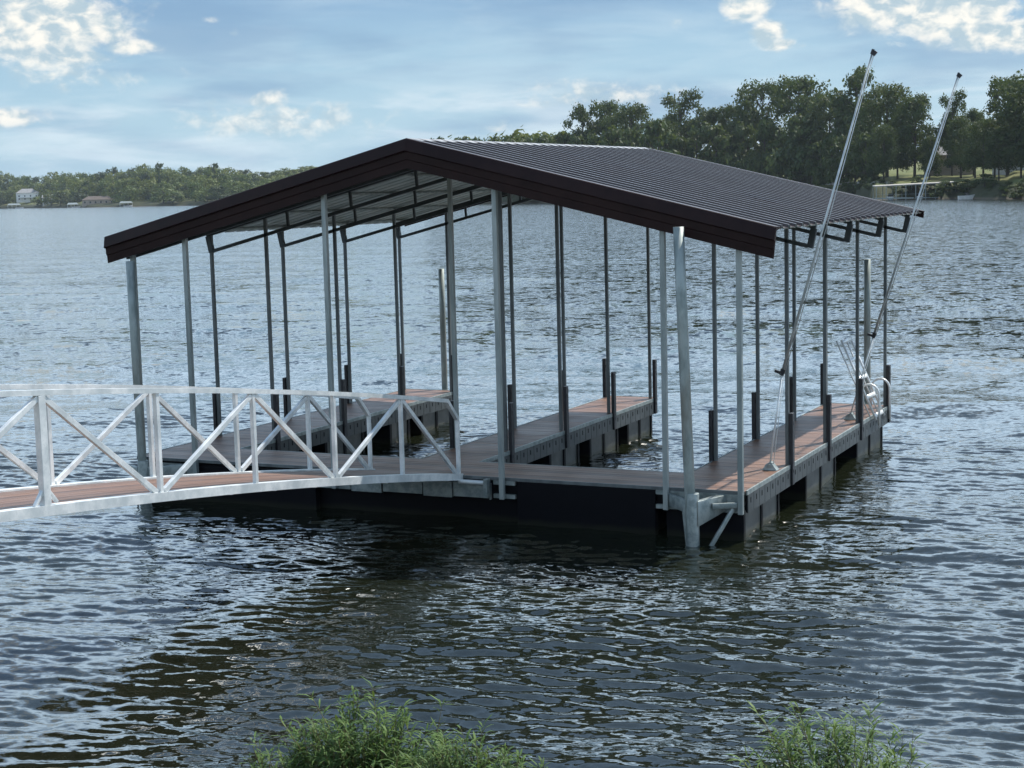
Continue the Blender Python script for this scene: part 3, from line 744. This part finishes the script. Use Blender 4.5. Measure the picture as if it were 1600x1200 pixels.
for qi, px in enumerate(range(860, 1290, 36)):
    x, y, z = on_land(px+rnd.uniform(-8, 8), rnd.uniform(6, 10)); d = math.hypot(x-CAM.x, y-CAM.y)
    put(BUSH[rnd.randrange(2)], x, y, z, rnd.uniform(9, 14), rnd.uniform(.9, 1.1), rnd, 'low bushy tree at the right bank waterline, %s from the left, beyond the roof' % ORD(qi+1), 'tree', 'lower trees on the right bank')
for qi, px in enumerate((1310, 1330, 1352, 1378, 1402, 1450, 1500, 1518, 1535, 1550, 1562, 1590, 1605, 1640)):      # trees standing on the lawn, trunks showing
    x, y, z = on_land(px+rnd.uniform(-4, 4), rnd.uniform(22, 44)); d = math.hypot(x-CAM.x, y-CAM.y)
    put(OAK[rnd.choice([4, 2, 0])], x, y, z, hpix(px, rnd.uniform(185, 222) if px != 1450 else 215, d)-z, rnd.uniform(.65, .85), rnd, 'dark tree with bare trunk on the sunny right lawn, %s from the left' % ORD(qi+1), 'tree', 'trees on the right lawn')
for qi, px in enumerate((1283, 1300, 1318, 1336, 1352)):
    x, y, z = on_land(px, 20+3*(qi % 2)); put(BUSH[qi % 2], x, y, z, rnd.uniform(13, 17), rnd.uniform(.7, .85), rnd, 'dense dark tree closing the left end of the lawn, %s from the left' % ORD(qi+1), 'tree', 'lower trees on the right bank')
x, y, z = on_land(1230, 5); put(PALE, x, y, z-.5, hpix(1230, 228, 545)-z, .75, rnd, 'pale green young tree in front of the dark oaks above the roof', 'tree', 'pale trees')
for qi, (px, py) in enumerate(((735, 214), (800, 207), (835, 205), (858, 209), (885, 214))):
    x, y, z = on_land(px, 40); d = math.hypot(x-CAM.x, y-CAM.y)
    put(FAR[rnd.randrange(5)], x, y, z, hpix(px, py, d)-z, 1., rnd, 'lighter green treetop over the roof ridge left of the oaks, %s from the left' % ORD(qi+1), 'tree', 'treetops over the ridge')
# the wood carries on along both shores beyond the picture
b = MB()
for lo, hi, n_w in ((-1800, -40, 80), (1720, 4300, 80)):
    for k in range(n_w):
        px = lo+(hi-lo)*(k+rnd.random())/n_w
        for bk in (25, 90):
            x, y, z = on_land(px, bk+rnd.uniform(-12, 12)); H_ = rnd.uniform(12, 19)
            lobes = [(x+rnd.uniform(-7, 7), y+rnd.uniform(-7, 7), z+H_*rnd.uniform(.15, .85), H_*.27, H_*.22) for _ in range(7)]
            leaf_cloud(b, rnd, lobes, 260, 1.2)
fwd = b.build('shore_wood', M['leaf_far_dark']); tag(fwd, kind='stuff')
# left shore
TOPS = [(0, 272), (60, 274), (150, 270), (240, 258), (300, 264), (345, 258), (380, 268), (430, 266), (480, 264), (560, 262)]
def topy(px):
    for (a, p), (c, q) in zip(TOPS, TOPS[1:]):
        if a <= px <= c: return p+(q-p)*(px-a)/(c-a)
    return 264
# the tall clear ones first
for px, py, lab in ((258, 256, 'tall rounded tree standing above the left shore treeline'), (343, 256, 'tall dark round tree nearest the roof on the left shore skyline')):
    x, y, z = on_land(px, 120); d = math.hypot(x-CAM.x, y-CAM.y)
    put(FARD[0], x, y, z, hpix(px, py, d)-z, .62, rnd, lab, 'tree', 'left shore trees')
for bk, step, dt, rown in ((420, 11, 0, 'skyline'), (240, 12, 7, 'upper slope'), (130, 12, 14, 'middle slope'), (60, 13, 22, 'lower slope'), (14, 17, 31, 'waterline')):
    n_left = 0; px = -20+rnd.uniform(0, 8)
    while px < 545:
        if not (bk == 14 and rnd.random() < .25) and not (bk <= 60 and (34 < px < 68 or 142 < px < 180)):
            b_ = bk+rnd.uniform(-.15, .15)*bk; x, y, z = on_land(px, b_); d = math.hypot(x-CAM.x, y-CAM.y)
            py = topy(px)+dt*rnd.uniform(.75, 1.15)+rnd.uniform(-2, 5)
            dark = rnd.random() < .3
            h = max(6, hpix(px, py, d)-z)
            n_left += 1
            put(FARD[rnd.randrange(2)] if dark else FAR[rnd.randrange(5)], x, y, z, h, rnd.uniform(.8, 1.15)*min(1.7, 17/h), rnd,
                ('dark' if dark else 'yellow-green')+' rounded tree, %s from left in the %s row of the left shore' % (ORD(n_left), rown), 'tree', 'left shore trees')
        px += step*rnd.uniform(.8, 1.25)
for qi, px in enumerate(range(560, 900, 24)):               # shore seen between the posts under the roof
    x, y, z = on_land(px, 8); put(FARD[rnd.randrange(2)], x, y, z, rnd.uniform(8, 11), 1.1, rnd, 'dark waterline tree behind the posts under the roof, %s from the left' % ORD(qi+1), 'tree', 'trees seen under the roof')
for qi, px in enumerate(range(1240, 1650, 15)):
    x, y, z = on_land(px+rnd.uniform(-5, 5), rnd.uniform(3, 13)); put(BUSH[qi % 2], x, y, z-.4, rnd.uniform(1.8, 3.4), rnd.uniform(1.3, 2.), rnd,
        'low dark shrub on the steep right bank below the lawn, %s from the left' % ORD(qi+1), 'shrub', 'shrubs on the right bank', )
for pr in OAK+BUSH+[PALE]+FAR+FARD:
    if pr.name not in protos_used: 
        for c in list(pr.children): bpy.data.objects.remove(c)
        bpy.data.objects.remove(pr)

# ------------------------------------------------------------------ houses and docks on the far shores
def house(px, back, wd, dp, hw, hr, mw, mr, name, label, cat='house', porch=False, hip=True, nwin=4, up_=0):
    x, y, z = on_land(px, back); o = empty(name, (x, y, z+up_), label, cat)
    o.rotation_euler = (0, 0, -math.radians(az_of(px)))
    b = MB(); b.box(-wd/2, wd/2, 0, dp, -2, hw); b.build('wall', mw, o)
    b = MB(); e = .5; i = dp/2 if hip else 0
    vs = [(-wd/2-e, -e, hw), (wd/2+e, -e, hw), (wd/2+e, dp+e, hw), (-wd/2-e, dp+e, hw), (-wd/2+i, dp/2, hw+hr), (wd/2-i, dp/2, hw+hr)]
    b.add(vs, [(0, 1, 5, 4), (1, 2, 5), (2, 3, 4, 5), (3, 0, 4), (0, 3, 2, 1)]); b.build('roof', mr, o)
    for fl in range(1 if hw < 4.5 else 2):
        for k in range(nwin):
            cx = -wd/2+(k+.5)*wd/nwin; b = MB(); b.box(cx-.6, cx+.6, -.06, .05, .8+fl*2.9, 2.3+fl*2.9); b.build('window', M['glass'], o)
    if porch:
        b = MB(); b.box(-wd*.35, wd*.35, -2.5, -.1, 2.7, 2.95); b.build('balcony', M['wall_white'], o)
        for k in range(5):
            cx = -wd*.33+k*wd*.165; b = MB(); b.box(cx-.18, cx+.18, -2.4, -2.05, -1.5, 2.7); b.build('column', M['wall_white'], o)
    return o
house(52, 70, 22, 12, 7.5, 4.2, M['wall_white'], M['shingle'], 'lake_house', 'white two-storey house with grey hip roof and columns on the left shore', porch=True, up_=3)
house(161, 26, 26, 10, 3.6, 3.0, M['wall_tan'], M['shingle_brown'], 'lake_house', 'long low brown house on the left shore lawn', nwin=6)
house(83, 40, 10, 8, 6, 3., M['wall_white'], M['shingle'], 'lake_house', 'small white gabled house between the columned house and the brown house', hip=False, nwin=2)
house(3, 60, 12, 10, 5, 3, M['wall_white'], M['shingle'], 'lake_house', 'white house at the very left edge of the far shore', nwin=3)
house(272, 20, 9, 6, 3, 1.8, M['wall_white'], M['shingle'], 'shed', 'small white shed near the roof end on the left shore', 'shed', nwin=2, hip=False)
house(1481, 62, 14, 9, 4.6, 3, M['wall_tan'], M['shingle'], 'lake_house', 'tan house half hidden by the trees on the right shore lawn', nwin=3, up_=1)
house(1596, 70, 16, 9, 4.6, 3, M['wall_white'], M['shingle'], 'lake_house', 'pale house between tree trunks at the right edge', nwin=3, up_=1)
def shore_dock(px, off, wd, dp, hh, label, group, boat=True, n=4):
    a = az_of(px); d = shore(a)+wob(a)+off; x, y = pol(a, d)
    o = empty('boathouse', (x, y, 0), label, 'boathouse', group); o.rotation_euler = (0, 0, -math.radians(a))
    b = MB(); b.box(-wd/2, wd/2, 0, dp, .3, .6); b.build('deck', M['concrete'], o)
    b = MB(); b.add([(-wd/2-.4, -.4, hh), (wd/2+.4, -.4, hh), (wd/2+.4, dp+.4, hh), (-wd/2-.4, dp+.4, hh), (-wd/2+1, dp/2, hh+1.5), (wd/2-1, dp/2, hh+1.5)],
                    [(0, 1, 5, 4), (1, 2, 5), (2, 3, 4, 5), (3, 0, 4), (0, 3, 2, 1)]); b.build('roof', M['galv'], o)
    for k in range(n):
        for yy in (0.2, dp-.2):
            cx = -wd/2+.2+k*(wd-.4)/(n-1); b = MB(); b.box(cx-.12, cx+.12, yy-.12, yy+.12, -1, hh); b.build('post', M['wall_white'], o)
    return o
shore_dock(30, -8, 12, 9, 3.4, 'white roofed boathouse on the waterline below the white columned house', 'small boathouses on the left shore')
shore_dock(121, -8, 9, 8, 2.8, 'small pale boathouse on the waterline left of the long brown house', 'small boathouses on the left shore')
shore_dock(204, -8, 10, 8, 3., 'small pale boathouse on the waterline right of the long brown house', 'small boathouses on the left shore')
def boat(px, off, L, label, yawd=0):
    a = az_of(px); x, y = pol(a, shore(a)+wob(a)+off); o = empty('moored_boat', (x, y, 0), label, 'boat'); o.rotation_euler = (0, 0, -math.radians(a)+yawd)
    b = MB(); st = [(-.5, .8, .9), (-.2, 1., .9), (.15, .95, 1.), (.38, .6, 1.15), (.5, .05, 1.3)]; vs = []
    for t, wf, zt in st: vs += [(t*L, -wf, zt), (t*L, -wf*.6, -.2), (t*L, wf*.6, -.2), (t*L, wf, zt)]
    fs = [(k*4+i, k*4+(i+1) % 4, k*4+4+(i+1) % 4, k*4+4+i) for k in range(4) for i in range(4)]+[(0, 1, 2, 3), (16, 19, 18, 17)]
    b.add(vs, fs); b.build('hull', M['hull'], o)
    b = MB(); b.add([(-.1*L, -.7, .95), (-.1*L, .7, .95), (.12*L, .6, .95), (.12*L, -.6, .95), (-.12*L, -.6, 1.7), (-.12*L, .6, 1.7), (.03*L, .5, 1.65), (.03*L, -.5, 1.65)],
                    [(0, 1, 5, 4), (1, 2, 6, 5), (2, 3, 7, 6), (3, 0, 4, 7), (4, 5, 6, 7)]); b.build('cabin', M['glass'], o)
    return o
boat(38, -14, 8, 'white boat moored beside the left shore boathouse nearest the photo edge')
boat(126, -13, 7, 'white boat moored in front of the small pale boathouse left of the brown house')
boat(207, -13, 7, 'white boat moored in front of the pale boathouse right of the brown house', .4)
boat(1510, -5, 4.5, 'small white boat on the water beside the ramp of the right shore dock', .2)
# covered multi-slip dock on the right shore
a = az_of(1430); x, y = pol(a, 438); cdk = empty('covered_dock', (x, y, 0), 'long covered boat dock with flat pale roof and slender posts on the right shore', 'boat dock')
cdk.rotation_euler = (0, 0, -math.radians(a)+.12)
b = MB(); b.add([(-10.3, 0, 3.55), (10.3, 0, 4.15), (10.3, 9, 4.3), (-10.3, 9, 3.7), (-10.3, 0, 3.8), (10.3, 0, 4.4), (10.3, 9, 4.6), (-10.3, 9, 4.0)],
                [(0, 3, 2, 1), (4, 5, 6, 7), (0, 1, 5, 4), (1, 2, 6, 5), (2, 3, 7, 6), (3, 0, 4, 7)]); b.build('flat_roof', M['concrete'], cdk)
b = MB(); b.box(-10.3, 10.3, 0, 1.2, .35, .65); b.box(-10.3, 10.3, 7.8, 9, .35, .65); b.build('deck', M['galv'], cdk)
for k in range(9):
    cx = -10.1+k*2.52
    for yy in (.1, 8.9): b = MB(); b.box(cx-.09, cx+.09, yy-.09, yy+.09, -1, 3.57+.6*(k/8.)); b.build('post', M['galv'], cdk)
b = MB()
for k in range(8): b.box(-10+k*2.52+.3, -10+k*2.52+.42, 1.3, 7.7, .35, .65)
b.box(-10.1, 10.1, .02, .1, 1.5, 1.56); b.build('slip_beam', M['galv'], cdk)
for k, lab in ((1, 'small covered boat in the left slip of the right shore covered dock'), (4, 'small covered boat in the middle slip of the right shore covered dock')):
    o = boat(1430, 0, 5, lab, math.pi/2); o.location = cdk.matrix_basis @ Vector((-10+k*2.52+1.5, 4.4, 0))
# its ramp
rp = empty('shore_ramp', cdk.matrix_basis @ Vector((10.6, 3, 0)), 'grey footbridge with railings climbing from the covered dock to the right bank', 'ramp'); rp.rotation_euler = cdk.rotation_euler
b = MB(); b.bar((0, 0, .7), (13, 5, 3.3), 1.3, .15); b.build('walkway', M['galv'], rp)
for q in (-.6, .6):
    b = MB(); b.bar((0, q, 1.7), (13, 5+q, 4.3), .08, .08)
    for t in np.linspace(0, 1, 9): b.bar((13*t, 5*t+q, .7+2.6*t), (13*t, 5*t+q, 1.7+2.6*t), .06, .06)
    b.build('railing', M['galv'], rp)
# low retaining wall along the bank
wl = MB(); pts = [on_land(px, 19+2*math.sin(px*.03)) for px in range(1235, 1400, 8)]
for p, q in zip(pts, pts[1:]): wl.bar((p[0], p[1], p[2]+.3), (q[0], q[1], q[2]+.3), .5, 1.1)
tag(wl.build('retaining_wall', M['concrete']), 'low pale wall along the top of the right shore bank', 'wall')

# ------------------------------------------------------------------ waterside plants on the near bank
def weed(name, cx, cy, wx, wy, h, nst, seed, label, dens=1., z0=0.):
    rnd = random.Random(seed); o = empty(name, (cx, cy, z0), label, 'plant', 'leafy weeds on the near bank')
    L = MB(); T = MB()
    for i in range(nst):
        r = math.sqrt(rnd.random()); t = rnd.uniform(0, 6.283); bx, by = r*math.cos(t)*wx/2, r*math.sin(t)*wy/2
        hh = h*rnd.uniform(.5, 1.0)*(1-.45*r*r); lx, ly = rnd.gauss(0, .16)*hh+bx*.25, rnd.gauss(0, .12)*hh
        pts = [Vector((bx+lx*q*q, by+ly*q*q, -.15+(hh+.15)*q-.04*q*q)) for q in (0, .35, .7, 1)]
        T.tube(pts, [.005, .0045, .0035, .0015], 4, cap=False)
        nl = int(hh*62*dens)+5
        for k in range(nl):
            q = rnd.uniform(.2, 1.); p = Vector((bx+lx*q*q, by+ly*q*q, -.15+(hh+.15)*q-.04*q*q))
            a = rnd.uniform(0, 6.283); ln = rnd.uniform(.09, .20)*(1.1-.25*q); up_ = rnd.uniform(.2, 1.3)
            d = Vector((math.cos(a), math.sin(a), up_)).normalized(); sd_ = d.cross(Vector((0, 0, 1))).normalized()*ln*rnd.uniform(.04, .065)
            dr = Vector((0, 0, -ln*rnd.uniform(.1, .5)))
            m1 = p+d*ln*.35; m2 = p+d*ln*.7+dr*.4; tip = p+d*ln+dr
            L.add([p, m1+sd_, m1-sd_, m2+sd_*.8, m2-sd_*.8, tip], [(0, 1, 2), (1, 3, 4, 2), (3, 5, 4)])
    L.build('foliage', M['leaf_weed'], o); T.build('stems', M['stem'], o, smooth=True); return o
def ground_at(px, py, y):      # x, z on the vertical plane at this y seen at picture point
    v = fw*FPX+cr*(px-800)-cu*(py-600); t = (y-CAM.y)/v.y; return CAM.x+t*v.x, CAM.z+t*v.z
for nm, px, ptop, y, wpx, wy, nst, seed, lab in (
        ('waterside_weed', 565, 1082, -10.7, 190, .6, 150, 1, 'tallest clump of narrow-leaved weed left of centre at the bottom of the photo'),
        ('waterside_weed', 738, 1140, -10.9, 190, .55, 140, 2, 'low spreading weed clump immediately right of the tallest left clump'),
        ('waterside_weed', 432, 1145, -10.8, 95, .35, 26, 3, 'small sparse weed clump, leftmost at the bottom edge'),
        ('waterside_weed', 665, 1088, -10.4, 90, .25, 9, 6, 'thin brownish sprigs rising between the two left weed clumps'),
        ('waterside_weed', 1318, 1100, -10.9, 195, .65, 190, 4, 'bright green bushy weed clump in the lower right'),
        ('waterside_weed', 1415, 1128, -10.7, 60, .25, 10, 5, 'few fine weed stalks at the right side of the lower right bush')):
    xx, zt = ground_at(px, ptop, y); d = (Vector((xx, y, zt))-CAM).length; gzz = max(-.1, (-10.1-y)*.33-.1)
    weed(nm, xx, y, wpx/FPX*d*1.15, wy, (zt-gzz)*1.08, int(nst*1.15), seed, lab, z0=gzz)

# ------------------------------------------------------------------ haze
def haze_f(h, b):
    h.n.remove(b); v = h.node('ShaderNodeVolumePrincipled'); v.inputs['Color'].default_value = (.72, .82, .92, 1); v.inputs['Density'].default_value = .00006
    v.inputs['Anisotropy'].default_value = .2
    h.l.new(v.outputs[0], h.n['Material Output'].inputs['Volume'])
hz = MB(); hz.box(-3200, 3200, -3200, 3200, -3, 100)
ho = hz.build('haze', mat('haze_air', haze_f)); ho['kind'] = 'stuff'
